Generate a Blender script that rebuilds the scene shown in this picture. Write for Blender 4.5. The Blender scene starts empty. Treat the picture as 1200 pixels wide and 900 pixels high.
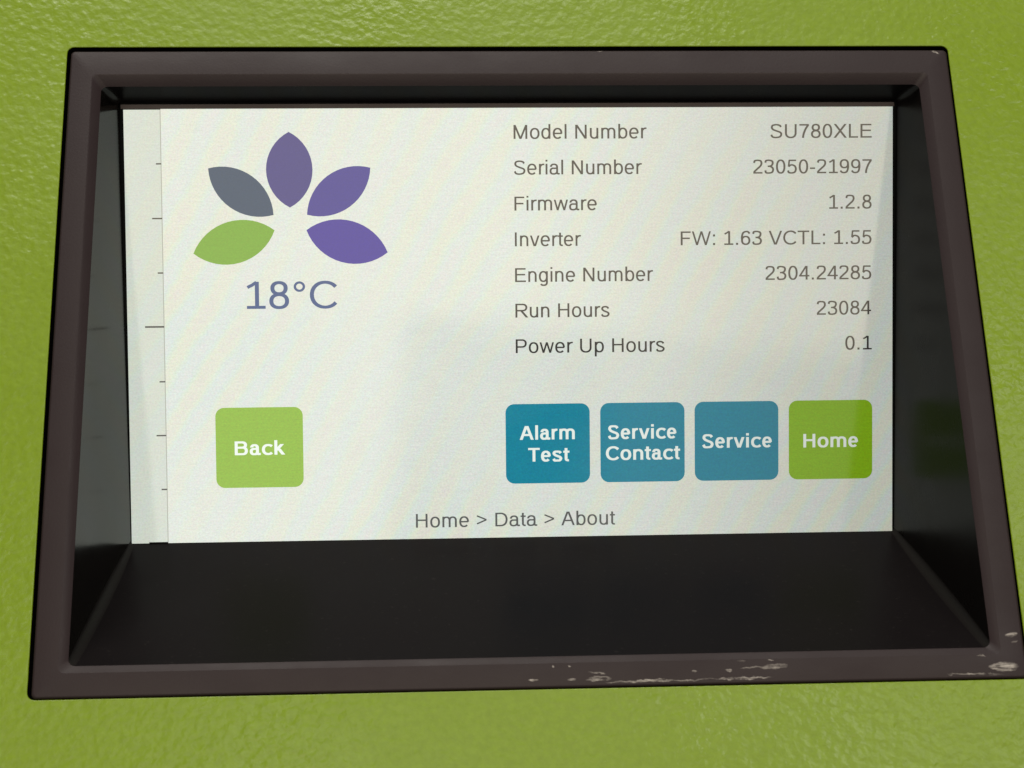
import bpy, bmesh, math, random
from mathutils import Vector, Matrix
random.seed(7)
MM = 0.001

# ------------------------------------------------------------------ camera
scn = bpy.context.scene
COL = scn.collection
cam_d = bpy.data.cameras.new('camera')
cam = bpy.data.objects.new('camera', cam_d); COL.objects.link(cam)
# camera-to-world rotation measured in screen axes (x right, y up, z out of the screen)
RC = ((0.99838, 0.01199, -0.05569), (-0.00922, 0.99872, 0.04965), (0.05621, -0.04905, 0.99721))
CP = (-20.74, 5.81, 360.28)
def W3(x, y, z):                       # screen axes in mm -> world metres (z up)
    return Vector((x*MM, -z*MM, y*MM))
cols = [Vector((RC[0][k], -RC[2][k], RC[1][k])) for k in range(3)]
m = Matrix.Identity(4)
for k in range(3):
    for r_ in range(3):
        m[r_][k] = cols[k][r_]
m.translation = W3(*CP)
cam.matrix_world = m
cam_d.sensor_width = 36.0
cam_d.lens = 63.0
cam_d.clip_start = 0.01
cam_d.clip_end = 50.0
cam_d.dof.use_dof = True
cam_d.dof.focus_distance = 0.352
cam_d.dof.aperture_fstop = 60.0
scn.camera = cam

# ------------------------------------------------------------------ light
world = bpy.data.worlds.new('World'); scn.world = world
world.use_nodes = True
bg = world.node_tree.nodes['Background']
bg.inputs['Color'].default_value = (1.0, 0.97, 0.92, 1)
bg.inputs['Strength'].default_value = 0.20

def area(name, loc, target, sx, sy, power, color, roll=0.0):
    l = bpy.data.lights.new(name, 'AREA'); l.shape = 'RECTANGLE'
    l.size, l.size_y, l.energy, l.color = sx, sy, power, color
    o = bpy.data.objects.new(name, l); COL.objects.link(o)
    o.location = loc
    q = (Vector(target) - Vector(loc)).to_track_quat('-Z', 'Y')
    o.rotation_euler = (q.to_matrix() @ Matrix.Rotation(roll, 3, 'Z')).to_euler()
    return o
# ceiling fitting above and in front of the cabinet
area('ceiling_lamp', (-0.25, -0.50, 1.80), (0, -0.03, 0), 1.3, 0.5, 20.5, (1.0, 0.96, 0.88))
# lamps added for gloss on the panel's ripples, high right and straight ahead
area('ripple_lamp_right', (0.78, -1.55, 1.04), (0, -0.05, -0.05), 0.40, 0.50, 5.0, (1.0, 0.97, 0.90))
area('ripple_lamp_front', (-0.10, -1.75, 1.02), (0, -0.05, -0.05), 0.36, 0.28, 2.2, (1.0, 0.97, 0.90))
# lamps added for the screen's reflection, leaving a dark gap for the photographer
WARM = (1.0, 0.86, 0.64)
area('reflection_lamp_top', (-0.052, -1.62, 0.27), (-0.052, 0, 0.27), 1.30, 0.56, 7.2, WARM, math.radians(-6))
area('reflection_lamp_left', (-0.325, -1.62, -0.18), (-0.325, 0, -0.18), 0.56, 0.40, 1.85, (1.0, 0.95, 0.84), math.radians(-6))
area('reflection_lamp_right', (0.375, -1.62, -0.25), (0.375, 0, -0.25), 0.40, 0.38, 0.40, WARM, math.radians(-6))

scn.view_settings.view_transform = 'Standard'
scn.view_settings.look = 'None'
scn.view_settings.exposure = 0.0
scn.view_settings.gamma = 1.0
scn.view_settings.use_curve_mapping = False

# ------------------------------------------------------------------ helpers
def lin(r, g, b):
    f = lambda c: (c/255/12.92) if c <= 10.31 else ((c/255+0.055)/1.055)**2.4
    return (f(r), f(g), f(b), 1.0)

def mesh_obj(name, verts, faces, mat, parent=None, smooth=False):
    me = bpy.data.meshes.new(name)
    me.from_pydata([tuple(v) for v in verts], [], faces)
    me.update()
    if smooth:
        me.polygons.foreach_set('use_smooth', [True]*len(me.polygons))
    if mat: me.materials.append(mat)
    o = bpy.data.objects.new(name, me); COL.objects.link(o)
    if parent: o.parent = parent
    return o

def empty(name, loc, rx):
    o = bpy.data.objects.new(name, None); COL.objects.link(o)
    o.location = loc; o.rotation_euler = (rx, 0, 0); o.empty_display_size = 0.01
    return o

class NT:
    def __init__(s, name):
        s.m = bpy.data.materials.new(name); s.m.use_nodes = True
        s.t = s.m.node_tree; s.b = s.t.nodes['Principled BSDF']
    def n(s, typ, **kw):
        nd = s.t.nodes.new(typ)
        for k, v in kw.items():
            setattr(nd, k, v)
        return nd
    def l(s, a, b): s.t.links.new(a, b)
    def val(s, sock, v):
        if hasattr(v, 'is_output'): s.l(v, sock)
        else: sock.default_value = v
    def math(s, op, a, b=None, clamp=False):
        nd = s.n('ShaderNodeMath', operation=op); nd.use_clamp = clamp
        s.val(nd.inputs[0], a)
        if b is not None: s.val(nd.inputs[1], b)
        return nd.outputs[0]
    def coords(s, loc=(0,0,0), rot=(0,0,0), scale=(1,1,1)):
        tc = s.n('ShaderNodeTexCoord'); mp = s.n('ShaderNodeMapping')
        mp.inputs['Location'].default_value = loc
        mp.inputs['Rotation'].default_value = rot
        mp.inputs['Scale'].default_value = scale
        s.l(tc.outputs['Object'], mp.inputs['Vector'])
        return mp.outputs[0]
    def noise(s, vec, scale, detail=3, rough=0.5, dist=0.0):
        nd = s.n('ShaderNodeTexNoise')
        nd.inputs['Scale'].default_value = scale; nd.inputs['Detail'].default_value = detail
        nd.inputs['Roughness'].default_value = rough; nd.inputs['Distortion'].default_value = dist
        s.l(vec, nd.inputs['Vector'])
        return nd
    def ramp(s, fac, stops):
        nd = s.n('ShaderNodeValToRGB'); e = nd.color_ramp.elements
        while len(e) < len(stops): e.new(0.5)
        for el, (p, c) in zip(e, stops):
            el.position = p; el.color = c
        s.l(fac, nd.inputs['Fac']); return nd.outputs['Color']
    def mix(s, fac, a, b, typ='MIX'):
        nd = s.n('ShaderNodeMix', data_type='RGBA', blend_type=typ)
        s.val(nd.inputs['Factor'], fac); s.val(nd.inputs['A'], a); s.val(nd.inputs['B'], b)
        return nd.outputs['Result']
    def bump(s, h, strength, dist, prev=None):
        nd = s.n('ShaderNodeBump'); nd.inputs['Strength'].default_value = strength
        nd.inputs['Distance'].default_value = dist; s.l(h, nd.inputs['Height'])
        if prev is not None: s.l(prev, nd.inputs['Normal'])
        return nd.outputs['Normal']

# ------------------------------------------------------------------ materials
# green textured powder coat (orange peel)
def mat_green():
    k = NT('green_paint'); b = k.b
    v = k.coords()
    big = k.noise(v, 9.0, 2, 0.5)
    fine = k.noise(v, 900.0, 2, 0.6)
    c1 = k.mix(big.outputs['Fac'], (0.184, 0.282, 0.009, 1), (0.206, 0.306, 0.012, 1))
    sp = k.math('MULTIPLY', k.math('SUBTRACT', fine.outputs['Fac'], 0.5), 0.30)
    c2 = k.mix(k.math('ADD', 0.5, sp), (0.0, 0.0, 0.0, 1), c1)
    nd = k.n('ShaderNodeMix', data_type='RGBA', blend_type='MULTIPLY')
    k.l(c1, nd.inputs['A']); nd.inputs['Factor'].default_value = 1.0
    g = k.math('ADD', 1.0, sp)
    cmb = k.n('ShaderNodeCombineColor')
    for i in range(3): k.l(g, cmb.inputs[i])
    k.l(cmb.outputs[0], nd.inputs['B'])
    k.l(nd.outputs['Result'], b.inputs['Base Color'])
    b.inputs['IOR'].default_value = 1.45
    rg = k.n('ShaderNodeMapRange'); rg.inputs['From Min'].default_value = .3; rg.inputs['From Max'].default_value = .7
    rg.inputs['To Min'].default_value = 0.27; rg.inputs['To Max'].default_value = 0.42
    gl = k.noise(k.coords(loc=(.4, .2, 0)), 22.0, 4, 0.6); k.l(gl.outputs['Fac'], rg.inputs['Value']); k.l(rg.outputs['Result'], b.inputs['Roughness'])
    # wrinkled orange peel: two distorted noises, patchy
    n1 = k.noise(k.coords(rot=(0,0,0.5), scale=(1.0,1.1,1.0)), 600.0, 1.0, 0.4, 0.12)
    n2 = k.noise(v, 1150.0, 1.0, 0.5, 0.2)
    patch = k.noise(v, 19.0, 3.0, 0.55)
    amt = k.n('ShaderNodeMapRange'); amt.inputs['From Min'].default_value = 0.38; amt.inputs['From Max'].default_value = 0.66
    amt.inputs['To Min'].default_value = 0.45; amt.inputs['To Max'].default_value = 1.15
    k.l(patch.outputs['Fac'], amt.inputs['Value'])
    h = k.math('ADD', n1.outputs['Fac'], k.math('MULTIPLY', n2.outputs['Fac'], 0.35))
    h = k.math('MULTIPLY', h, amt.outputs['Result'])
    k.l(k.bump(h, 0.55, 0.00044), b.inputs['Normal'])
    return k.m

# scuffs on the rim: position (x, v) mm in the rim's own axes, half sizes, tilt, strength
SCUFFS = [(-0.62,-65.25,0.75,0.16,0,1.0),(6.0,-65.35,0.7,0.17,0,.7),(10.6,-65.3,1.9,0.36,.12,.85),
          (19.2,-65.85,6.0,0.17,0,.85),(28.5,-65.8,4.5,.14,0,.7),(76.0,-65.9,4.0,.13,0,.6),(10.4,-64.35,1.2,0.13,-.05,.6),(2.7,-63.1,.28,.15,-.6,.55),(5.8,-62.95,.28,.13,0,.7),
          (27.1,-64.4,.4,.2,0,.7),(33.3,-64.2,.45,.2,-.3,.7),(37.1,-64.0,1.6,.17,.1,.8),(41.0,-63.9,2.0,.42,.05,.55),
          (35.4,-65.75,4.2,.18,0,.85),(35.7,-62.8,.7,.12,0,.5),(40.6,-62.65,.4,.1,0,.7),
          (81.4,-64.7,2.1,.6,0,.9),(78.6,-65.9,2.2,.14,0,.5),(83.4,-59.1,.9,.36,.25,.9),(83.9,-60.4,.5,.2,.2,.4),(77.7,-62.6,.6,.14,0,.8),
          (83.1,57.55,.65,.17,-.35,.9),(16.7,57.7,.5,.08,0,.6)]
def mat_rim():
    k = NT('brown_black_plastic'); b = k.b
    v = k.coords()
    fine = k.noise(v, 2200.0, 2, 0.6)
    blot = k.noise(v, 60.0, 3, 0.55)
    base = k.mix(blot.outputs['Fac'], (0.0175, 0.0088, 0.0104, 1), (0.0230, 0.0125, 0.0134, 1))
    # scuff mask
    tc = k.n('ShaderNodeTexCoord'); sx = k.n('ShaderNodeSeparateXYZ')
    wob = k.noise(k.coords(scale=(0.6, 1, 1)), 520.0, 4, 0.65)
    vm = k.n('ShaderNodeVectorMath', operation='SUBTRACT'); k.l(wob.outputs['Color'], vm.inputs[0]); vm.inputs[1].default_value = (.5,.5,.5)
    vs = k.n('ShaderNodeVectorMath', operation='SCALE'); k.l(vm.outputs[0], vs.inputs[0]); vs.inputs['Scale'].default_value = 0.0017
    va = k.n('ShaderNodeVectorMath', operation='ADD'); k.l(tc.outputs['Object'], va.inputs[0]); k.l(vs.outputs[0], va.inputs[1])
    k.l(va.outputs[0], sx.inputs[0])
    X, Y = sx.outputs[0], sx.outputs[1]
    total = None
    for (cx, cy, rx, ry, a, st) in SCUFFS:
        dx = k.math('SUBTRACT', X, cx*MM); dy = k.math('SUBTRACT', Y, cy*MM)
        if a:
            u = k.math('ADD', k.math('MULTIPLY', dx, math.cos(a)), k.math('MULTIPLY', dy, math.sin(a)))
            w = k.math('SUBTRACT', k.math('MULTIPLY', dy, math.cos(a)), k.math('MULTIPLY', dx, math.sin(a)))
        else: u, w = dx, dy
        u = k.math('MULTIPLY', u, 1/(rx*MM)); w = k.math('MULTIPLY', w, 1/(ry*MM))
        d = k.math('ADD', k.math('MULTIPLY', u, u), k.math('MULTIPLY', w, w))
        e = k.math('MULTIPLY', k.math('SUBTRACT', 1.7, d, True), st*1.1)
        total = e if total is None else k.math('MAXIMUM', total, e)
    streak = k.noise(k.coords(scale=(0.13, 1.5, 1)), 1700.0, 4, 0.7)
    sm = k.n('ShaderNodeMapRange'); sm.inputs['From Min'].default_value = 0.41; sm.inputs['From Max'].default_value = 0.60
    k.l(streak.outputs['Fac'], sm.inputs['Value'])
    iso = k.noise(k.coords(scale=(0.5, 1.0, 1)), 1400.0, 3, 0.6)
    im = k.n('ShaderNodeMapRange'); im.inputs['From Min'].default_value = 0.40; im.inputs['From Max'].default_value = 0.66
    k.l(iso.outputs['Fac'], im.inputs['Value'])
    tex = k.math('ADD', k.math('MULTIPLY', sm.outputs['Result'], 0.6), k.math('MULTIPLY', im.outputs['Result'], 0.5))
    mask = k.math('MULTIPLY', total, tex, True)
    col = k.mix(mask, base, (0.46, 0.42, 0.38, 1))
    k.l(col, b.inputs['Base Color'])
    smear = k.noise(k.coords(loc=(.2, .5, 0), scale=(0.5, 1, 1)), 90.0, 5, 0.65)
    k.l(k.math('ADD', k.math('ADD', 0.38, k.math('MULTIPLY', smear.outputs['Fac'], 0.26)), k.math('MULTIPLY', mask, 0.25)), b.inputs['Roughness'])
    b.inputs['IOR'].default_value = 1.39
    nrm = k.bump(fine.outputs['Fac'], 0.25, 0.00008)
    nrm = k.bump(mask, 0.5, 0.00005, nrm)
    k.l(nrm, b.inputs['Normal'])
    return k.m

def mat_gloss(name, base, rough, ior, fine_bump=0.06, sheen=1.0, dust=0.0):
    """polished plastic; sheen < 1 = only that share of the surface is smooth, the rest is dull"""
    k = NT(name); b = k.b
    v = k.coords()
    smu = k.noise(v, 45.0, 4, 0.6)
    fine = k.noise(v, 2600.0, 2, 0.5)
    k.l(k.mix(smu.outputs['Fac'], tuple(c*0.8 for c in base[:3])+(1,), tuple(c*1.2 for c in base[:3])+(1,)), b.inputs['Base Color'])
    r = k.n('ShaderNodeMapRange'); r.inputs['From Min'].default_value = .3; r.inputs['From Max'].default_value = .7
    r.inputs['To Min'].default_value = rough*0.85; r.inputs['To Max'].default_value = rough*1.2
    k.l(smu.outputs['Fac'], r.inputs['Value']); k.l(r.outputs['Result'], b.inputs['Roughness'])
    b.inputs['IOR'].default_value = ior
    k.l(k.bump(fine.outputs['Fac'], fine_bump, 0.00005), b.inputs['Normal'])
    if dust:
        # settled dust: sparse pale specks
        ds = k.noise(k.coords(loc=(.7, .3, .1)), 850.0, 3, 0.75)
        dm = k.n('ShaderNodeMapRange'); dm.inputs['From Min'].default_value = .63; dm.inputs['From Max'].default_value = .74
        k.l(ds.outputs['Fac'], dm.inputs['Value'])
        src = b.inputs['Base Color'].links[0].from_socket
        dcol = k.mix(k.math('MULTIPLY', dm.outputs['Result'], dust), src, (0.10, 0.09, 0.08, 1))
        k.l(dcol, b.inputs['Base Color'])
    if sheen < 1.0:
        d = k.n('ShaderNodeBsdfDiffuse'); k.l(b.inputs['Base Color'].links[0].from_socket, d.inputs['Color'])
        mx = k.n('ShaderNodeMixShader'); mx.inputs[0].default_value = sheen
        k.l(d.outputs[0], mx.inputs[1]); k.l(b.outputs[0], mx.inputs[2])
        k.l(mx.outputs[0], k.t.nodes['Material Output'].inputs['Surface'])
    return k.m

SCR_ROUGH, SCR_IOR = 0.078, 1.5
def mat_lcd(name, rgb, strength=1.0, grain=0.06, moire=0.0):
    """self-lit display colour under a slightly matt, sparkling touch surface"""
    k = NT(name); b = k.b
    b.inputs['Base Color'].default_value = (0.008, 0.008, 0.009, 1)
    sg = k.noise(k.coords(loc=(.11, .07, 0), rot=(0, 0, .4), scale=(1, 1.8, 1)), 60.0, 4, 0.65, 0.8)   # wiped finger smears
    sr = k.n('ShaderNodeMapRange'); sr.inputs['From Min'].default_value = .35; sr.inputs['From Max'].default_value = .65
    sr.inputs['To Min'].default_value = SCR_ROUGH*0.85; sr.inputs['To Max'].default_value = SCR_ROUGH*1.35
    k.l(sg.outputs['Fac'], sr.inputs['Value']); k.l(sr.outputs['Result'], b.inputs['Roughness'])
    b.inputs['IOR'].default_value = SCR_IOR
    v = k.coords()
    c = col = lin(*rgb)
    if grain:
        def rng(fac, a, z):
            n = k.n('ShaderNodeMapRange'); n.inputs['From Min'].default_value = .3; n.inputs['From Max'].default_value = .7
            n.inputs['To Min'].default_value = a; n.inputs['To Max'].default_value = z
            k.l(fac, n.inputs['Value']); return n.outputs['Result']
        g1 = k.noise(k.coords(scale=(1, 1.2, 1)), 2600.0, 2.0, 0.7)          # sparkle
        g2 = k.noise(k.coords(scale=(0.12, 1.7, 1)), 1900.0, 2.0, 0.6)       # pixel rows
        gc = k.noise(k.coords(loc=(.3, .1, .2)), 2300.0, 1.0, 0.5)           # coloured sparkle
        lum = k.math('ADD', rng(g1.outputs['Fac'], 1-grain, 1+grain), rng(g2.outputs['Fac'], -grain*.35, grain*.35))
        sc = k.n('ShaderNodeVectorMath', operation='SCALE'); k.val(sc.inputs[0], col[:3]); k.l(lum, sc.inputs['Scale'])
        c = sc.outputs[0]
        cs = k.n('ShaderNodeVectorMath', operation='MULTIPLY_ADD'); k.l(gc.outputs['Color'], cs.inputs[0])
        a = grain*2.2
        cs.inputs[1].default_value = (a, a, a); cs.inputs[2].default_value = (1-a/2, 1-a/2, 1-a/2)
        c = k.mix(1.0, c, cs.outputs[0], 'MULTIPLY')
        if moire:
            # fanned interference bands between pixel grid and touch film
            def bands(rot, scale, dist, dsc):
                w = k.n('ShaderNodeTexWave', wave_type='BANDS', bands_direction='X')
                w.inputs['Scale'].default_value = scale; w.inputs['Distortion'].default_value = dist
                w.inputs['Detail'].default_value = 2.0; w.inputs['Detail Scale'].default_value = dsc
                k.l(k.coords(rot=(0, 0, rot)), w.inputs['Vector']); return w.outputs['Fac']
            w1 = bands(0.55, 46.0, 5.0, 0.35)
            w2 = k.noise(k.coords(rot=(0, 0, 0.5), scale=(1.0, 2.0, 1)), 45.0, 3.0, 0.6, 0.5).outputs['Fac']
            f = k.math('ADD', k.math('MULTIPLY', w1, 0.42), k.math('MULTIPLY', w2, 0.58))
            hue = k.ramp(f, [(0.22, (1.0, 0.93, 0.90, 1)), (0.38, (1.0, 0.985, 0.87, 1)), (0.50, (0.92, 1.0, 0.92, 1)), (0.62, (0.91, 0.97, 1.0, 1)), (0.80, (1.0, 0.945, 0.98, 1))])
            amt = k.noise(k.coords(loc=(.02, .03, 0)), 17.0, 1.0, 0.5)
            c = k.mix(rng(amt.outputs['Fac'], 0.2*moire, moire), c, hue, 'MULTIPLY')
        k.l(c, b.inputs['Emission Color'])
    else:
        b.inputs['Emission Color'].default_value = col
    # viewing-angle dimming put into the emission, weaker towards the right-hand end
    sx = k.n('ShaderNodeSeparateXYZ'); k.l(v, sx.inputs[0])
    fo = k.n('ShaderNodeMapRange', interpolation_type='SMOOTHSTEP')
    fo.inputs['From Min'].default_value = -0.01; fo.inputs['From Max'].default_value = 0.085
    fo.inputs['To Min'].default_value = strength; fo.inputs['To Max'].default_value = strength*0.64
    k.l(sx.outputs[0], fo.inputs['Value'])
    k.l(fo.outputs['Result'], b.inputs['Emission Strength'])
    return k.m

M_GREEN = mat_green()
M_RIM = mat_rim()
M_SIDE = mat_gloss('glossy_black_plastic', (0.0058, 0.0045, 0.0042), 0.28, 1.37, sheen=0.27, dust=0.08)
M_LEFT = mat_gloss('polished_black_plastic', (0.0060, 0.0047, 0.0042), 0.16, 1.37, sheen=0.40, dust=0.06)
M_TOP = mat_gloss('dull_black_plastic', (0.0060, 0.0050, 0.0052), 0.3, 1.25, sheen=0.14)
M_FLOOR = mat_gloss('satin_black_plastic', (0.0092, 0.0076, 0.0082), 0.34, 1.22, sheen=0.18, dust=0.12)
M_FILLET = mat_gloss('lit_fillet_plastic', (0.013, 0.0112, 0.0108), 0.45, 1.3, sheen=0.16)  # light caught by the lower fillets put into a paler base colour
M_DARK = mat_gloss('black_gap', (0.0015, 0.0015, 0.0015), 0.7, 1.2)
M_LIP = mat_gloss('lit_brown_lip', (0.07, 0.052, 0.052), 0.5, 1.4)  # reflection along the lip put into its brightened brown
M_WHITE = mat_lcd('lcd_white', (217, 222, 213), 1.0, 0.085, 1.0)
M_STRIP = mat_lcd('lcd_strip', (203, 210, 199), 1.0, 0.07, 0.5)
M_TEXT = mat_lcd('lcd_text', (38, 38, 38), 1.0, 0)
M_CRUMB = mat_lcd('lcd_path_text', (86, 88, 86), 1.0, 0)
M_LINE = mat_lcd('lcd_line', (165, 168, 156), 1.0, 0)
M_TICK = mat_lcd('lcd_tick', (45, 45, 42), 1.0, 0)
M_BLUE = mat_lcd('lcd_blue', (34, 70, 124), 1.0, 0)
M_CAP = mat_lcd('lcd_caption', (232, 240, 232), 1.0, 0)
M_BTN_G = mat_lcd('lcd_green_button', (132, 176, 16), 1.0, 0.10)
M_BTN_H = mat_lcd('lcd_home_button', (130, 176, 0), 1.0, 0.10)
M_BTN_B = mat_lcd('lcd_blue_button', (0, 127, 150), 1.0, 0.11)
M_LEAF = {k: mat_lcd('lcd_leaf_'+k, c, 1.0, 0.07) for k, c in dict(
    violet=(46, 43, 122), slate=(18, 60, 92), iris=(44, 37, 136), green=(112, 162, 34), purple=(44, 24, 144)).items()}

# ------------------------------------------------------------------ bezel frame axes
ANG, Z0 = 0.402, 31.551
CA, SA = math.cos(ANG), math.sin(ANG)
def to_rim(x, y, z):                   # screen axes mm -> rim local metres
    dz = z - Z0
    return Vector((x*MM, (y*CA - dz*SA)*MM, (y*SA + dz*CA)*MM))
RIM_LOC = W3(0, 0, Z0); RIM_ROT = math.pi/2 - ANG

def ring(corners, radii, n=6):
    """rounded loop through 4 coplanar corners (top left, top right, bottom right, bottom left)"""
    out = []
    for i in range(4):
        c, p, q = corners[i], corners[i-1], corners[(i+1) % 4]
        r = radii[i] if isinstance(radii, (list, tuple)) else radii
        a = (p-c).normalized(); b = (q-c).normalized()
        ctr = c + (a+b)*r
        for j in range(n+1):
            t = j/n*math.pi/2
            out.append(ctr - b*r*math.cos(t) - a*r*math.sin(t))
    return out
def rect(x0, x1, y0, y1, z):
    return [Vector((x0*MM, y1*MM, z*MM)), Vector((x1*MM, y1*MM, z*MM)), Vector((x1*MM, y0*MM, z*MM)), Vector((x0*MM, y0*MM, z*MM))]
def loft(name, rings, mat, parent, smooth=True, flip=True):
    n = len(rings[0]); verts = [v for r in rings for v in r]; faces = []
    for k in range(len(rings)-1):
        for i in range(n):
            j = (i+1) % n
            f = (k*n+i, k*n+j, (k+1)*n+j, (k+1)*n+i)
            faces.append(f[::-1] if flip else f)
    return mesh_obj(name, verts, faces, mat, parent, smooth)

# ------------------------------------------------------------------ green cabinet panel with a cut-out
panel = empty('cabinet_panel', RIM_LOC, RIM_ROT)
panel['kind'] = 'structure'
panel['label'] = 'green orange-peel painted cabinet panel around the display'
PN = -0.35
hole = [rect(-86.3, 86.02, -66.9, 59.25, z) for z in (PN, PN-0.35, PN-3.0)]
r0 = ring(hole[0], 1.3*MM)
hole_in = rect(-86.0, 85.72, -66.6, 58.95, 0)
outer = ring(rect(-190, 190, -170, 160, PN), 6*MM)
mid = ring(rect(-87.2, 86.9, -67.8, 60.15, PN), 2.0*MM)
# slightly rolled hole edge
edge = []
for k, (off, dz) in enumerate([(0.22, 0.0), (0.09, -0.02), (0.025, -0.08), (0.0, -0.18), (0.0, -2.6)]):
    edge.append(ring(rect(-86.2-off, 85.85+off, -66.8-off, 59.15+off, PN+dz), (1.3+off)*MM))
loft('painted_face', [outer, mid, edge[0]], M_GREEN, panel, smooth=False, flip=True)
loft('hole_edge', edge[:4], M_GREEN, panel, smooth=True, flip=True)
loft('hole_return', edge[3:], M_DARK, panel, smooth=False, flip=True)

# ------------------------------------------------------------------ bezel
bezel = empty('display_bezel', RIM_LOC, RIM_ROT)
bezel['label'] = 'dark brown plastic display bezel, scuffed along its lower edge, set in green panel'
bezel['category'] = 'bezel'
OX, OY0, OY1 = 85.45, -66.62, 58.06
CX, CY0, CY1 = 80.98, -62.17, 52.72
IX, IY0, IY1 = 79.6, -61.15, 51.16
def iring(off=0.0, dz=0.0):            # opening: the bevel is steeper along the top than along the bottom
    c = rect(-IX-off, IX+off, IY0-off, IY1+off, 0)
    for q, z in zip(c, (-1.6, -1.6, -.45, -.45)): q.z = (z+dz)*MM
    return c
# rim: rolled outer edge, flat face
def orr(off, z, r): return ring(rect(-OX+off, OX-off, OY0+off, OY1-off, z), r*MM)
loft('rim', [orr(0, -4.0, .8), orr(0, -.45, .8), orr(.05, -.22, .8), orr(.2, -.06, .8), orr(.45, 0, .7),
             ring(rect(-CX-.25, CX+.25, CY0-.25, CY1+.25, 0.0), 1.1*MM)], M_RIM, bezel, smooth=True)
# chamfer round the opening
loft('chamfer', [ring(rect(-CX-.25, CX+.25, CY0-.25, CY1+.25, 0.0), 1.1*MM),
                 ring(rect(-CX, CX, CY0, CY1, -.10), 1.1*MM),
                 ring(iring(.12, .1), 1.2*MM),
                 ring(iring(), 1.2*MM)], M_RIM, bezel, smooth=True)
# black backing added behind the seam to stop light leaking through
mesh_obj('gap_backing', rect(-95, 95, -76, 68, -3.9) + rect(-84, 84, -65, 56, -3.9),
         [(0,4,5,1),(1,5,6,2),(2,6,7,3),(3,7,4,0)], M_DARK, bezel)
# recess: four walls and four rounded corners between opening and screen
N = 8
RZ = 0.35
rear_c = [to_rim(-77.95, 44.6, RZ), to_rim(77.95, 44.5, RZ), to_rim(77.4, -43.2, RZ), to_rim(-77.25, -43.25, RZ)]
# corner radius grows towards the middle depth
STEPS = 10
rear = ring(rear_c, 0.7*MM, N)
layers = []
for s in range(STEPS+1):
    t = s/STEPS
    cs = [iring()[i].lerp(rear_c[i], t) for i in range(4)]
    rr = (1.2*(1-t)+0.7*t + 0.7*math.sin(math.pi*t)**0.8) if 0 < t < 1 else (1.2 if t == 0 else .7)
    radii = [rr*0.8*MM, rr*0.8*MM, rr*MM, rr*MM] if 0 < t < 1 else rr*MM
    layers.append(ring(cs, radii, N))
K = N+1
names = ['top', 'right', 'bottom', 'left']
for i in range(4):
    # corner i
    vs, fs = [], []
    for L in layers: vs += [L[i*K+j] for j in range(K)]
    for s in range(STEPS):
        for j in range(N):
            fs.append((s*K+j, (s+1)*K+j, (s+1)*K+j+1, s*K+j+1))
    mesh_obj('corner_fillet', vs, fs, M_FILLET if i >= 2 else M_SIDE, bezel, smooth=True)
    # wall from corner i to corner i+1
    vs, fs = [], []
    SEG = 12
    for L in layers:
        a, b = L[i*K+N], L[((i+1) % 4)*K]
        vs += [a.lerp(b, u/SEG) for u in range(SEG+1)]
    for s in range(STEPS):
        for u in range(SEG):
            fs.append((s*(SEG+1)+u, (s+1)*(SEG+1)+u, (s+1)*(SEG+1)+u+1, s*(SEG+1)+u+1))
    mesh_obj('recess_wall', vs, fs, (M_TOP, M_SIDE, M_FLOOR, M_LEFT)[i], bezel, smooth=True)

# ------------------------------------------------------------------ touch screen
screen = empty('touch_screen', W3(0, 0, 0), math.pi/2)
screen['label'] = 'lit white touch screen with data list and square buttons inside dark bezel'
screen['category'] = 'screen'
def sbox(name, x0, x1, y0, y1, z0, z1, mat, parent):
    v = [(x*MM, y*MM, z*MM) for z in (z0, z1) for y in (y0, y1) for x in (x0, x1)]
    f = [(4,5,7,6),(0,2,3,1),(0,1,5,4),(2,6,7,3),(0,4,6,2),(1,3,7,5)]
    return mesh_obj(name, v, f, mat, parent)
SW, SH = 77.1, 43.2
sbox('back_plate', -84, 84, -49, 49, -3.0, -0.8, M_DARK, screen)
disp = sbox('display_area', -69.85, SW, -SH, SH, -0.7, 0.0, M_WHITE, screen)
strip = sbox('scale_strip', -SW, -69.853, -SH, SH-0.12, -0.7, 0.0, M_STRIP, screen)
sbox('edge_lip', -77.6, 77.4, 43.28, 44.1, -0.7, -0.05, M_LIP, screen)
sbox('scale_line', -69.98, -69.80, -SH+.01, SH-.13, -0.02, 0.012, M_LINE, strip)
for y, x0 in [(32.4, -70.9), (21.6, -71.85), (10.8, -70.95), (0.1, -73.65), (-10.85, -71.0), (-21.6, -71.8), (-32.4, -71.0)]:
    sbox('tick', x0, -69.85, y-(0.17 if x0 < -73 else .14), y+(.17 if x0 < -73 else .14), 0.005, 0.02, M_TICK, strip)
sbox('dark_sliver', -73.6, -69.9, -SH-.05, -SH+.22, 0.0, 0.3, M_DARK, screen)  # small dark notch at the screen's lower left edge

def rounded(name, x0, x1, y0, y1, r, z, mat, parent):
    p = ring(rect(x0, x1, y0, y1, z), r*MM, 7)
    c = Vector(((x0+x1)/2*MM, (y0+y1)/2*MM, z*MM))
    n = len(p)
    low = [Vector((q.x, q.y, (z-0.02)*MM)) for q in p]
    fs = [((i+1) % n, i, 2*n) for i in range(n)] + [(i, (i+1) % n, n+(i+1) % n, n+i) for i in range(n)]
    return mesh_obj(name, p + low + [c], fs, mat, parent)

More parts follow.
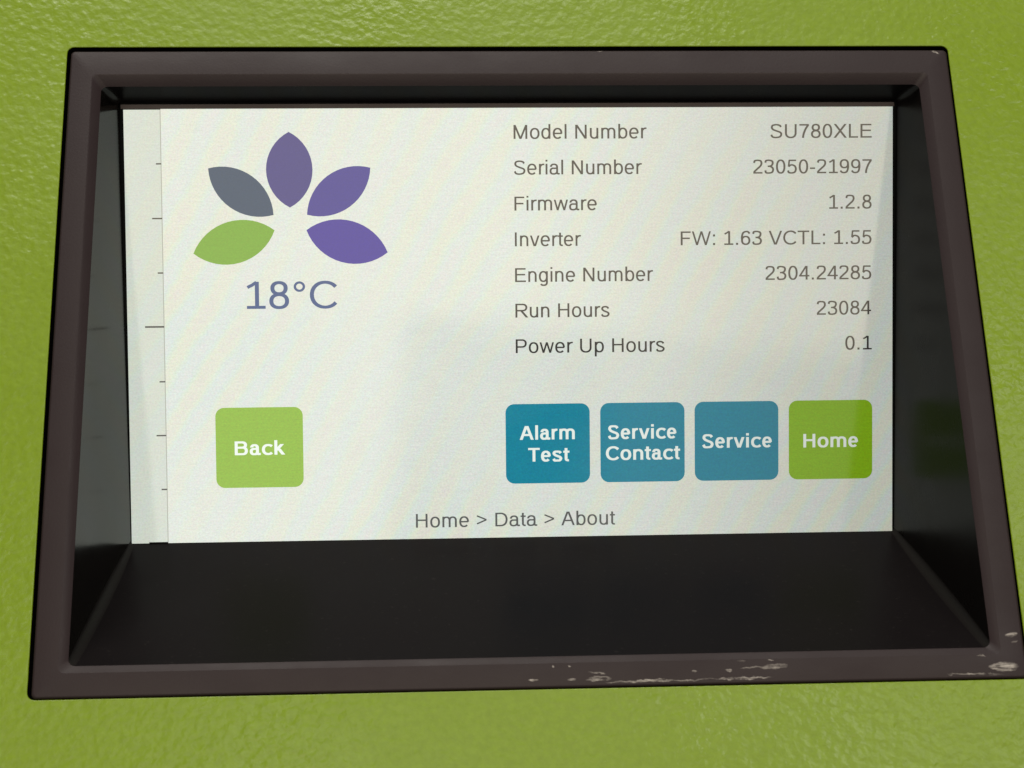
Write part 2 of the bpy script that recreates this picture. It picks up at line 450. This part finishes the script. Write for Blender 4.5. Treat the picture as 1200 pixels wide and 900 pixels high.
# ---- leaf emblem: two arcs from tip to tip
def leaf(p, q, s1, s2, mat):
    p, q = Vector(p), Vector(q); d = q-p; L = d.length; d = d/L; nrm = Vector((-d.y, d.x))
    pts = []
    def arc(a, b, sag, nn):
        h = L/2; s = sag*L; R = (h*h+s*s)/(2*s); th = math.asin(min(1, h/R)); res = []
        mid = (p+q)/2
        for k in range(17):
            t = -th + 2*th*k/16
            res.append(mid + d*(R*math.sin(t)) + nn*(R*math.cos(t)-(R-s)))
        return res
    up = arc(p, q, s1, nrm); dn = arc(p, q, s2, -nrm)[::-1]
    pts = up + dn[1:-1]
    z = 0.03
    vs = [(a.x*MM, a.y*MM, z*MM) for a in pts] + [((p.x+q.x)/2*MM, (p.y+q.y)/2*MM, z*MM)]
    n = len(pts)
    fs = [((i+1) % n, i, n) for i in range(n)]
    return mesh_obj('leaf', vs, fs, mat, screen)
for nm, p, q, s1, s2, lab in [
        ('violet', (-44.65, 38.6), (-44.6, 23.6), .307, .307, 'top violet leaf of the emblem'),
        ('slate', (-60.65, 31.45), (-47.87, 22.15), .24, .24, 'upper left slate grey leaf of the emblem'),
        ('iris', (-28.53, 31.42), (-41.24, 22.15), .24, .24, 'upper right violet leaf of the emblem'),
        ('green', (-63.85, 14.6), (-47.72, 19.12), .247, .257, 'lower left green leaf of the emblem'),
        ('purple', (-25.28, 14.55), (-41.4, 19.1), .257, .247, 'lower right purple leaf of the emblem')]:
    o = leaf(p, q, s1, s2, M_LEAF[nm]); o['label'] = lab

# ------------------------------------------------------------------ lettering
CAP, XH, ASC, DSC = 0.688, 0.528, 0.725, -0.207
class Pen:
    def __init__(s, bold):
        s.v, s.h = (0.140, 0.102) if bold else (0.096, 0.076)
        s.bold = bold; s.polys = []
    def wid(s, tx, ty): return s.h + (s.v-s.h)*abs(ty)
    def path(s, pts, closed=False, clip=None, w=None):
        P = [Vector(p) for p in pts]; n = len(P)
        if closed: P = P + [P[0]]; n += 1
        T = []
        for i in range(n):
            if closed: a, b = P[(i-1) % (n-1)], P[(i+1) % (n-1)]
            else: a, b = P[max(i-1, 0)], P[min(i+1, n-1)]
            d = b-a
            T.append(d.normalized() if d.length > 1e-9 else Vector((1, 0)))
        Lf, Rt = [], []
        for i in range(n):
            t = T[i]; nn = Vector((-t.y, t.x))
            ww = (w if w else s.wid(t.x, t.y))/2
            if 0 < i < n-1 or closed:      # mitre
                a = P[i]-P[i-1] if i > 0 else P[0]-P[-2]
                if a.length > 1e-9:
                    a = a.normalized(); c = max(0.5, abs(a.dot(t))); ww = ww/c
            Lf.append(P[i]+nn*ww); Rt.append(P[i]-nn*ww)
        for i in range(n-1):
            q = [Lf[i], Lf[i+1], Rt[i+1], Rt[i]]
            if clip: q = s.clip(q, *clip)
            if len(q) >= 3: s.polys.append((q, len(s.polys)))
    def clip(s, q, lo, hi):
        for (val, sg) in ((lo, 1), (hi, -1)):
            out = []
            for i in range(len(q)):
                a, b = q[i], q[(i+1) % len(q)]
                ia, ib = (a.y-val)*sg >= 0, (b.y-val)*sg >= 0
                if ia: out.append(a)
                if ia != ib:
                    t = (val-a.y)/(b.y-a.y); out.append(a.lerp(b, t))
            q = out
            if not q: break
        return q
    def vline(s, x, y0, y1): s.path([(x, y0), (x, y1)])
    def hline(s, y, x0, x1): s.path([(x0, y), (x1, y)])
    def diag(s, x0, y0, x1, y1, w=None, ext=0.12):
        lo, hi = min(y0, y1), max(y0, y1)
        d = Vector((x1-x0, y1-y0)); L = d.length; d = d/L
        a = Vector((x0, y0))-d*ext; b = Vector((x1, y1))+d*ext
        s.path([a, b], clip=(lo, hi), w=w or s.v*0.98)
    def arc(s, cx, cy, rx, ry, a0, a1, n=22, e=2.25):
        out = []
        for k in range(n+1):
            a = math.radians(a0+(a1-a0)*k/n); c, q = math.cos(a), math.sin(a)
            out.append((cx+rx*math.copysign(abs(c)**(2/e), c), cy+ry*math.copysign(abs(q)**(2/e), q)))
        return out
    def oval(s, x0, x1, y0, y1, e=2.25):
        s.path(s.arc((x0+x1)/2, (y0+y1)/2, (x1-x0)/2-s.v/2, (y1-y0)/2-s.h/2, 0, 360, 36, e)[:-1], closed=True)
    def spline(s, pts, n=8, w=None):
        P = [Vector(p) for p in pts]; P = [P[0]*2-P[1]] + P + [P[-1]*2-P[-2]]; out = []
        for i in range(1, len(P)-2):
            p0, p1, p2, p3 = P[i-1:i+3]
            for k in range(n):
                t = k/n
                out.append(0.5*((2*p1)+(p2-p0)*t+(2*p0-5*p1+4*p2-p3)*t*t+(3*p1-p0-3*p2+p3)*t**3))
        out.append(P[-2]); s.path(out, w=w)
    def dot(s, x, y, w=None):
        w = w or s.v*1.08
        s.polys.append(([Vector((x-w/2, y)), Vector((x-w/2, y+w)), Vector((x+w/2, y+w)), Vector((x+w/2, y))], len(s.polys)))

ADV = {' ': .278, 'M': .833, 'N': .722, 'S': .667, 'F': .611, 'I': .278, 'E': .667, 'R': .722, 'H': .722, 'P': .667, 'U': .722,
       'X': .667, 'L': .556, 'W': .944, 'V': .667, 'C': .722, 'T': .611, 'D': .722, 'A': .667, 'B': .667,
       'o': .556, 'd': .556, 'e': .556, 'l': .222, 'u': .556, 'm': .833, 'b': .556, 'r': .333, 'i': .222, 'a': .556, 'w': .722,
       'n': .556, 'v': .5, 't': .278, 'g': .556, 's': .5, 'p': .556, 'k': .5, 'c': .5, '.': .278, ':': .278, '-': .333, '>': .584, '°': .4}
ADVB = {'B': .722, 'a': .556, 'c': .556, 'k': .556, 'A': .722, 'l': .278, 'r': .389, 'm': .889, 'T': .611, 'e': .556, 's': .556,
        't': .333, 'S': .667, 'v': .556, 'i': .278, 'C': .722, 'o': .611, 'n': .611, 'H': .722}
for ch in '0123456789': ADV[ch] = .556

def glyph(ch, bold):
    s = Pen(bold); v, h = s.v, s.h
    A = (ADVB.get(ch) if bold else None) or ADV[ch]
    ov = 0.011; sb = 0.068 if bold else 0.082          # straight side bearing
    rb = 0.040 if bold else 0.043                      # round side bearing
    xl, xr = sb*0.85+v/2, A-sb*0.85-v/2                # lower-case stems
    cl, cr = sb+v/2, A-sb-v/2                          # capital stems
    if ch == 'M':
        s.vline(cl, 0, CAP); s.vline(cr, 0, CAP)
        s.diag(cl+.005, CAP, A/2, 0, v*.95); s.diag(A/2, 0, cr-.005, CAP, v*.95)
    elif ch == 'N':
        s.vline(cl, 0, CAP); s.vline(cr, 0, CAP); s.diag(cl+.005, CAP, cr-.005, 0, v*1.0)
    elif ch == 'H':
        s.vline(cl, 0, CAP); s.vline(cr, 0, CAP); s.hline(.37, cl, cr)
    elif ch == 'I': s.vline(A/2, 0, CAP)
    elif ch == 'E':
        s.vline(cl, 0, CAP)
        for y, x in ((CAP-h/2, A-.06), (.365, A-.085), (h/2, A-.045)): s.hline(y, cl, x)
    elif ch == 'F':
        s.vline(cl, 0, CAP); s.hline(CAP-h/2, cl, A-.045); s.hline(.345, cl, A-.085)
    elif ch == 'L': s.vline(cl, 0, CAP); s.hline(h/2, cl, A-.035)
    elif ch == 'T': s.vline(A/2, 0, CAP); s.hline(CAP-h/2, .022, A-.022)
    elif ch in 'PR':
        s.vline(cl, 0, CAP); yb = .268 if ch == 'P' else .305
        y1, y0 = CAP-h/2, yb+h/2; rx = .19; xe = A-.05-v/2; ry = (y1-y0)/2
        s.path([(cl, y1)] + s.arc(xe-rx, (y0+y1)/2, rx, ry, 90, -90, 20) + [(cl, y0)])
        if ch == 'R': s.diag(A*.53, yb+.02, A-.065, 0, v*1.02)
    elif ch == 'B':
        s.vline(cl, 0, CAP); mid = .375
        for y0, y1, xe in ((mid, CAP-h/2, A-.085-v/2), (h/2, mid, A-.05-v/2)):
            rx = .17; s.path([(cl, y1)] + s.arc(xe-rx, (y0+y1)/2, rx, (y1-y0)/2, 90, -90, 20) + [(cl, y0)])
    elif ch == 'D':
        s.vline(cl, 0, CAP); y1, y0 = CAP-h/2, h/2; xe = A-.05-v/2; rx = .29
        s.path([(cl, y1)] + s.arc(xe-rx, CAP/2, rx, (y1-y0)/2, 90, -90, 24) + [(cl, y0)])
    elif ch == 'U':
        rx = (cr-cl)/2
        s.path([(cl, CAP), (cl, .25)] + s.arc(A/2, .25, rx, .25+ov-h/2, 180, 360, 24)[1:] + [(cr, CAP)])
    elif ch == 'C':
        rx = (A-.05-rb-v/2-h*.25)/1.80; p = s.arc(rb+v/2+rx, CAP/2, rx, CAP/2+ov-h/2, 38, 322, 34, 2.1)
        s.path(p)
    elif ch == 'S':
        x0, x1 = .045+v/2, A-.045-v/2; y0, y1 = -ov+h/2, CAP+ov-h/2
        s.spline([(x1-.015, .545), (x1-.075, .625), (A/2, y1), (x0+.075, .625), (x0+.03, .52), (x0+.09, .425), (A/2+.005, .355), (x1-.055, .285), (x1, .19), (x1-.06, .07), (A/2, y0), (x0+.07, .055), (x0, .165)], 7)
    elif ch == 'A':
        w = v*.98
        s.diag(.005+v*.55, 0, A/2-.003, CAP+.04, w); s.diag(A-.005-v*.55, 0, A/2+.003, CAP+.04, w)
        s.polys = [(s.clip(q, 0, CAP), k) for q, k in s.polys]
        s.hline(.24, A*.24, A*.76)
    elif ch == 'V' or ch == 'v':
        H = CAP if ch == 'V' else XH; e = .008+v*.52
        s.diag(e, H, A/2-.004, -.03, v*.95); s.diag(A-e, H, A/2+.004, -.03, v*.95)
        s.polys = [(s.clip(q, 0, H), k) for q, k in s.polys]
    elif ch == 'W' or ch == 'w':
        H = CAP if ch == 'W' else XH; e = .008+v*.5; q1 = A*.275
        for a, b in ((e, q1), (A/2, q1), (A/2, A-q1), (A-e, A-q1)): s.diag(a, H, b, 0, v*.88)
    elif ch == 'X':
        e = v*.62; s.diag(.01+e, 0, A-.02-e, CAP); s.diag(.02+e, CAP, A-.01-e, 0)
    elif ch == 'o': s.oval(rb, A-rb, -ov, XH+ov)
    elif ch in 'dbpqg':
        right = ch in 'dg'
        sx = xr if right else xl
        if ch == 'd' or ch == 'b': s.vline(sx, 0, ASC)
        elif ch == 'p': s.vline(sx, DSC, XH)
        x0, x1 = (rb-.004, sx+v/2) if right else (sx-v/2, A-rb+.004)
        s.oval(x0, x1, -ov, XH+ov)
        if ch == 'g':
            s.path([(sx, XH), (sx, -.03)] + s.arc((xl+xr)/2, -.03, (xr-xl)/2, .165-h/2+.012, 0, -150, 18)[1:])
    elif ch == 'e':
        cy = XH/2; rx, ry = A/2-rb-v/2, XH/2+ov-h/2
        yb = .245+h*.25
        s.path([(rb+v*.5, yb), (A-rb-v*.35, yb)])
        s.path(s.arc(A/2, cy, rx, ry, -1, 318, 34))
    elif ch == 'c':
        rx = (A-.03-rb-v/2-h*.25)/1.76; s.path(s.arc(rb+v/2+rx, XH/2, rx, XH/2+ov-h/2, 42, 318, 30))
    elif ch == 'l': s.vline(A/2, 0, ASC)
    elif ch == 'i':
        s.vline(A/2, 0, XH)
        s.polys.append(([Vector((A/2-v/2, ASC-h*1.15)), Vector((A/2-v/2, ASC)), Vector((A/2+v/2, ASC)), Vector((A/2+v/2, ASC-h*1.15))], len(s.polys)))
    elif ch in 'nmu':
        if ch == 'n':
            s.vline(xl, 0, XH); c = (xl+xr)/2
            s.path([(xl, .28)] + s.arc(c, .32, (xr-xl)/2, XH+ov-h/2-.32, 180, 0, 20) + [(xr, 0)])
        elif ch == 'u':
            s.vline(xr, 0, XH); c = (xl+xr)/2
            s.path([(xr, .25)] + s.arc(c, .205, (xr-xl)/2, .205+ov-h/2, 0, -180, 20) + [(xl, XH)])
        else:
            xm = A/2; s.vline(xl, 0, XH)
            for a, b in ((xl, xm), (xm, xr)):
                s.path([(a, .3)] + s.arc((a+b)/2, .34, (b-a)/2, XH+ov-h/2-.34, 180, 0, 18) + [(b, 0)])
    elif ch == 'r':
        s.vline(xl, 0, XH)
        s.path([(xl, .27)] + s.arc(xl+.19, .30, .19, XH+ov-h/2-.30, 180, 82, 14))
    elif ch == 't':
        x = A*.47
        s.path([(x, .66), (x, .13)] + s.arc(x+.105, .105+.02, .105, .125-h/2+.008, 180, 285, 12)[1:])
        s.hline(XH-h/2, .018, A-.01)
    elif ch == 's':
        x0, x1 = .03+v/2, A-.03-v/2; y0, y1 = -ov+h/2, XH+ov-h/2
        s.spline([(x1-.01, .405), (x1-.06, .47), (A/2, y1), (x0+.06, .475), (x0+.02, .395), (x0+.08, .315), (A/2+.01, .265), (x1-.05, .215), (x1, .14), (x1-.06, .05), (A/2, y0), (x0+.055, .045), (x0, .125)], 7)
    elif ch == 'a':
        xs = A-.095-v/2; x0 = rb+v/2-.005
        s.path([(x0+.025, .375)] + s.arc((x0+xs)/2+.01, .36, (xs-x0)/2-.01, XH+ov-h/2-.36, 165, 0, 20, 2.3) + [(xs, .10)] + [(xs+.012, .055), (xs+.05, h*.42), (A-.012, h*.5)])
        yb, y0 = .305, -ov+h/2; r = (yb-y0)/2
        s.path([(xs, yb), (x0+.13, yb)] + s.arc(x0+.13, (yb+y0)/2, .13, r, 90, 270, 16)[1:] + s.arc(x0+.16, y0+.15, xs-x0-.16, .15, 270, 352, 8)[1:])
    elif ch == 'k':
        s.vline(xl, 0, ASC); s.diag(xl, .20, A-.07-v/2, XH, v*.95, .06); s.diag(xl+.13, .30, A-.005-v*.55, 0, v*1.0, .04)
    elif ch == '0': s.oval(.048, .508, -ov, CAP+ov)
    elif ch == '1':
        xs = .315; s.vline(xs, 0, CAP); s.hline(h/2, .076, .515)
        s.path([(.092, .545), (.20, .60), (xs-v*.1, CAP-.012)], w=h*1.05)
    elif ch == '2':
        s.spline([(.045+v/2, .53), (.13, .635), (.265, CAP+ov-h/2), (.41, .63), (.453, .51), (.405, .385), (.26, .245), (.135, .125), (.085, .045)], 7)
        s.hline(h/2, .052, .503)
    elif ch == '3':
        s.spline([(.04+v/2, .54), (.12, .64), (.265, CAP+ov-h/2), (.41, .62), (.445, .52), (.40, .41), (.30, .367), (.20, .362)], 7)
        s.spline([(.20, .362), (.31, .358), (.42, .30), (.465, .19), (.41, .065), (.265, -ov+h/2), (.12, .05), (.035+v/2, .16)], 7)
    elif ch == '4':
        s.vline(.39, 0, CAP); s.hline(.195, .025, .53); s.diag(.055, .18, .375, CAP, h*1.1)
    elif ch == '5':
        s.path([(.475, CAP-h/2), (.135, CAP-h/2)], w=h); s.path([(.145, CAP-.01), (.108, .345)], w=v*.85)
        s.spline([(.105, .335), (.19, .41), (.285, .425), (.41, .365), (.462, .225), (.41, .075), (.265, -ov+h/2), (.12, .05), (.035+v/2, .15)], 7)
    elif ch == '6':
        s.oval(.055, .508, -ov, .45)
        s.spline([(.47, .555), (.40, .64), (.295, CAP+ov-h/2), (.16, .60), (.10, .42), (.098, .24)], 8)
    elif ch == '9':
        s.oval(.048, .502, CAP+ov-.461, CAP+ov)
        s.spline([(.083, .13), (.15, .055), (.26, -ov+h/2), (.395, .08), (.455, .26), (.458, .45)], 8)
    elif ch == '7':
        s.hline(CAP-h/2, .05, .505)
        s.spline([(.475, .645), (.36, .47), (.275, .27), (.235, .12), (.225, 0)], 6, w=v)
    elif ch == '8':
        s.oval(.075, .481, .34, CAP+ov); s.oval(.046, .51, -ov, .395)
    elif ch == '.': s.dot(A/2, 0)
    elif ch == ':': s.dot(A/2, 0); s.dot(A/2, XH-v*1.08)
    elif ch == '-': s.hline(.255, .04, A-.04)
    elif ch == '>':
        s.path([(.06, .545), (.52, .345)], w=h*.95); s.path([(.06, .145), (.52, .345)], w=h*.95)
    elif ch == '°': s.path(s.arc(A/2, .555, .105, .105, 0, 360, 28, 2.0)[:-1], closed=True, w=.058)
    return s.polys, A

def text(string, x0, x1, base, mat, parent, bold=False, size=None, name='text_line', z=0.03, squash=1.0):
    """letters as flat shapes; x0, x1 = ink extents in mm, base = baseline"""
    pen = 0.0; polys = []
    for ch in string:
        if ch != ' ':
            P, A = glyph(ch, bold)
            polys += [([Vector((p.x+pen, p.y)) for p in q], k) for q, k in P if len(q) >= 3]
        else: A = ADV[' ']
        pen += A
    xs = [p.x for q, _ in polys for p in q]; a, b = min(xs), max(xs)
    sx = (x1-x0)/(b-a); sy = size if size else sx
    vs, fs = [], []
    for q, k in polys:
        i0 = len(vs)
        for p in q: vs.append(((x0+(p.x-a)*sx)*MM, (base+p.y*sy)*MM, (z+k*0.0004)*MM))
        area2 = sum(q[i].x*q[(i+1) % len(q)].y-q[(i+1) % len(q)].x*q[i].y for i in range(len(q)))
        idx = list(range(i0, i0+len(q)))
        fs.append(idx if area2 > 0 else idx[::-1])
    return mesh_obj(name, vs, fs, mat, parent)

SZ = 4.05
for st, x0, x1, y in [("Model Number", .15, 26.95, 37.0), ("Serial Number", .15, 25.95, 29.88), ("Firmware", .2, 16.8, 22.7),
                      ("Inverter", .22, 13.55, 15.55), ("Engine Number", .2, 28.1, 8.38), ("Run Hours", .2, 19.25, 1.24), ("Power Up Hours", .2, 30.4, -5.92)]:
    text(st, x0, x1, y, M_TEXT, screen, size=SZ)
for st, x0, x1, y in [("SU780XLE", 52.07, 72.8, 36.95), ("23050-21997", 48.54, 72.84, 29.82), ("1.2.8", 64.07, 72.78, 22.65), ("FW: 1.63 VCTL: 1.55", 33.75, 72.78, 15.5),
                      ("2304.24285", 51.01, 72.74, 8.36), ("23084", 61.5, 72.7, 1.2), ("0.1", 67.38, 72.85, -5.95)]:
    text(st, x0, x1, y, M_TEXT, screen, size=SZ)
text("18°C", -53.46, -35.47, 3.5, M_BLUE, screen, size=7.85)
text("Home > Data > About", -20.29, 20.08, -40.93, M_CRUMB, screen, size=SZ)
for lab, x0, x1, mat, lines in [
        ('green button reading Back', -60.08, -42.69, M_BTN_G, [("Back", -56.34, -46.3, -25.74)]),
        ('blue button reading Alarm Test', -1.99, 15.05, M_BTN_B, [("Alarm", .83, 12.0, -23.44), ("Test", 2.52, 10.89, -27.88)]),
        ('blue button reading Service Contact', 17.2, 34.36, M_BTN_B, [("Service", 18.73, 32.69, -23.54), ("Contact", 18.29, 33.43, -27.8)]),
        ('blue button reading Service', 36.43, 53.59, M_BTN_B, [("Service", 37.95, 52.24, -25.62)]),
        ('green button reading Home', 55.74, 72.95, M_BTN_H, [("Home", 58.72, 70.01, -25.8)])]:
    bt = rounded('button', x0, x1, -32.3, -16.2, 1.75, 0.025, mat, screen); bt['label'] = lab
    for st, a, b, y in lines:
        text(st, a, b, y, M_CAP, bt, bold=True, size=4.02, name='caption', z=0.05)
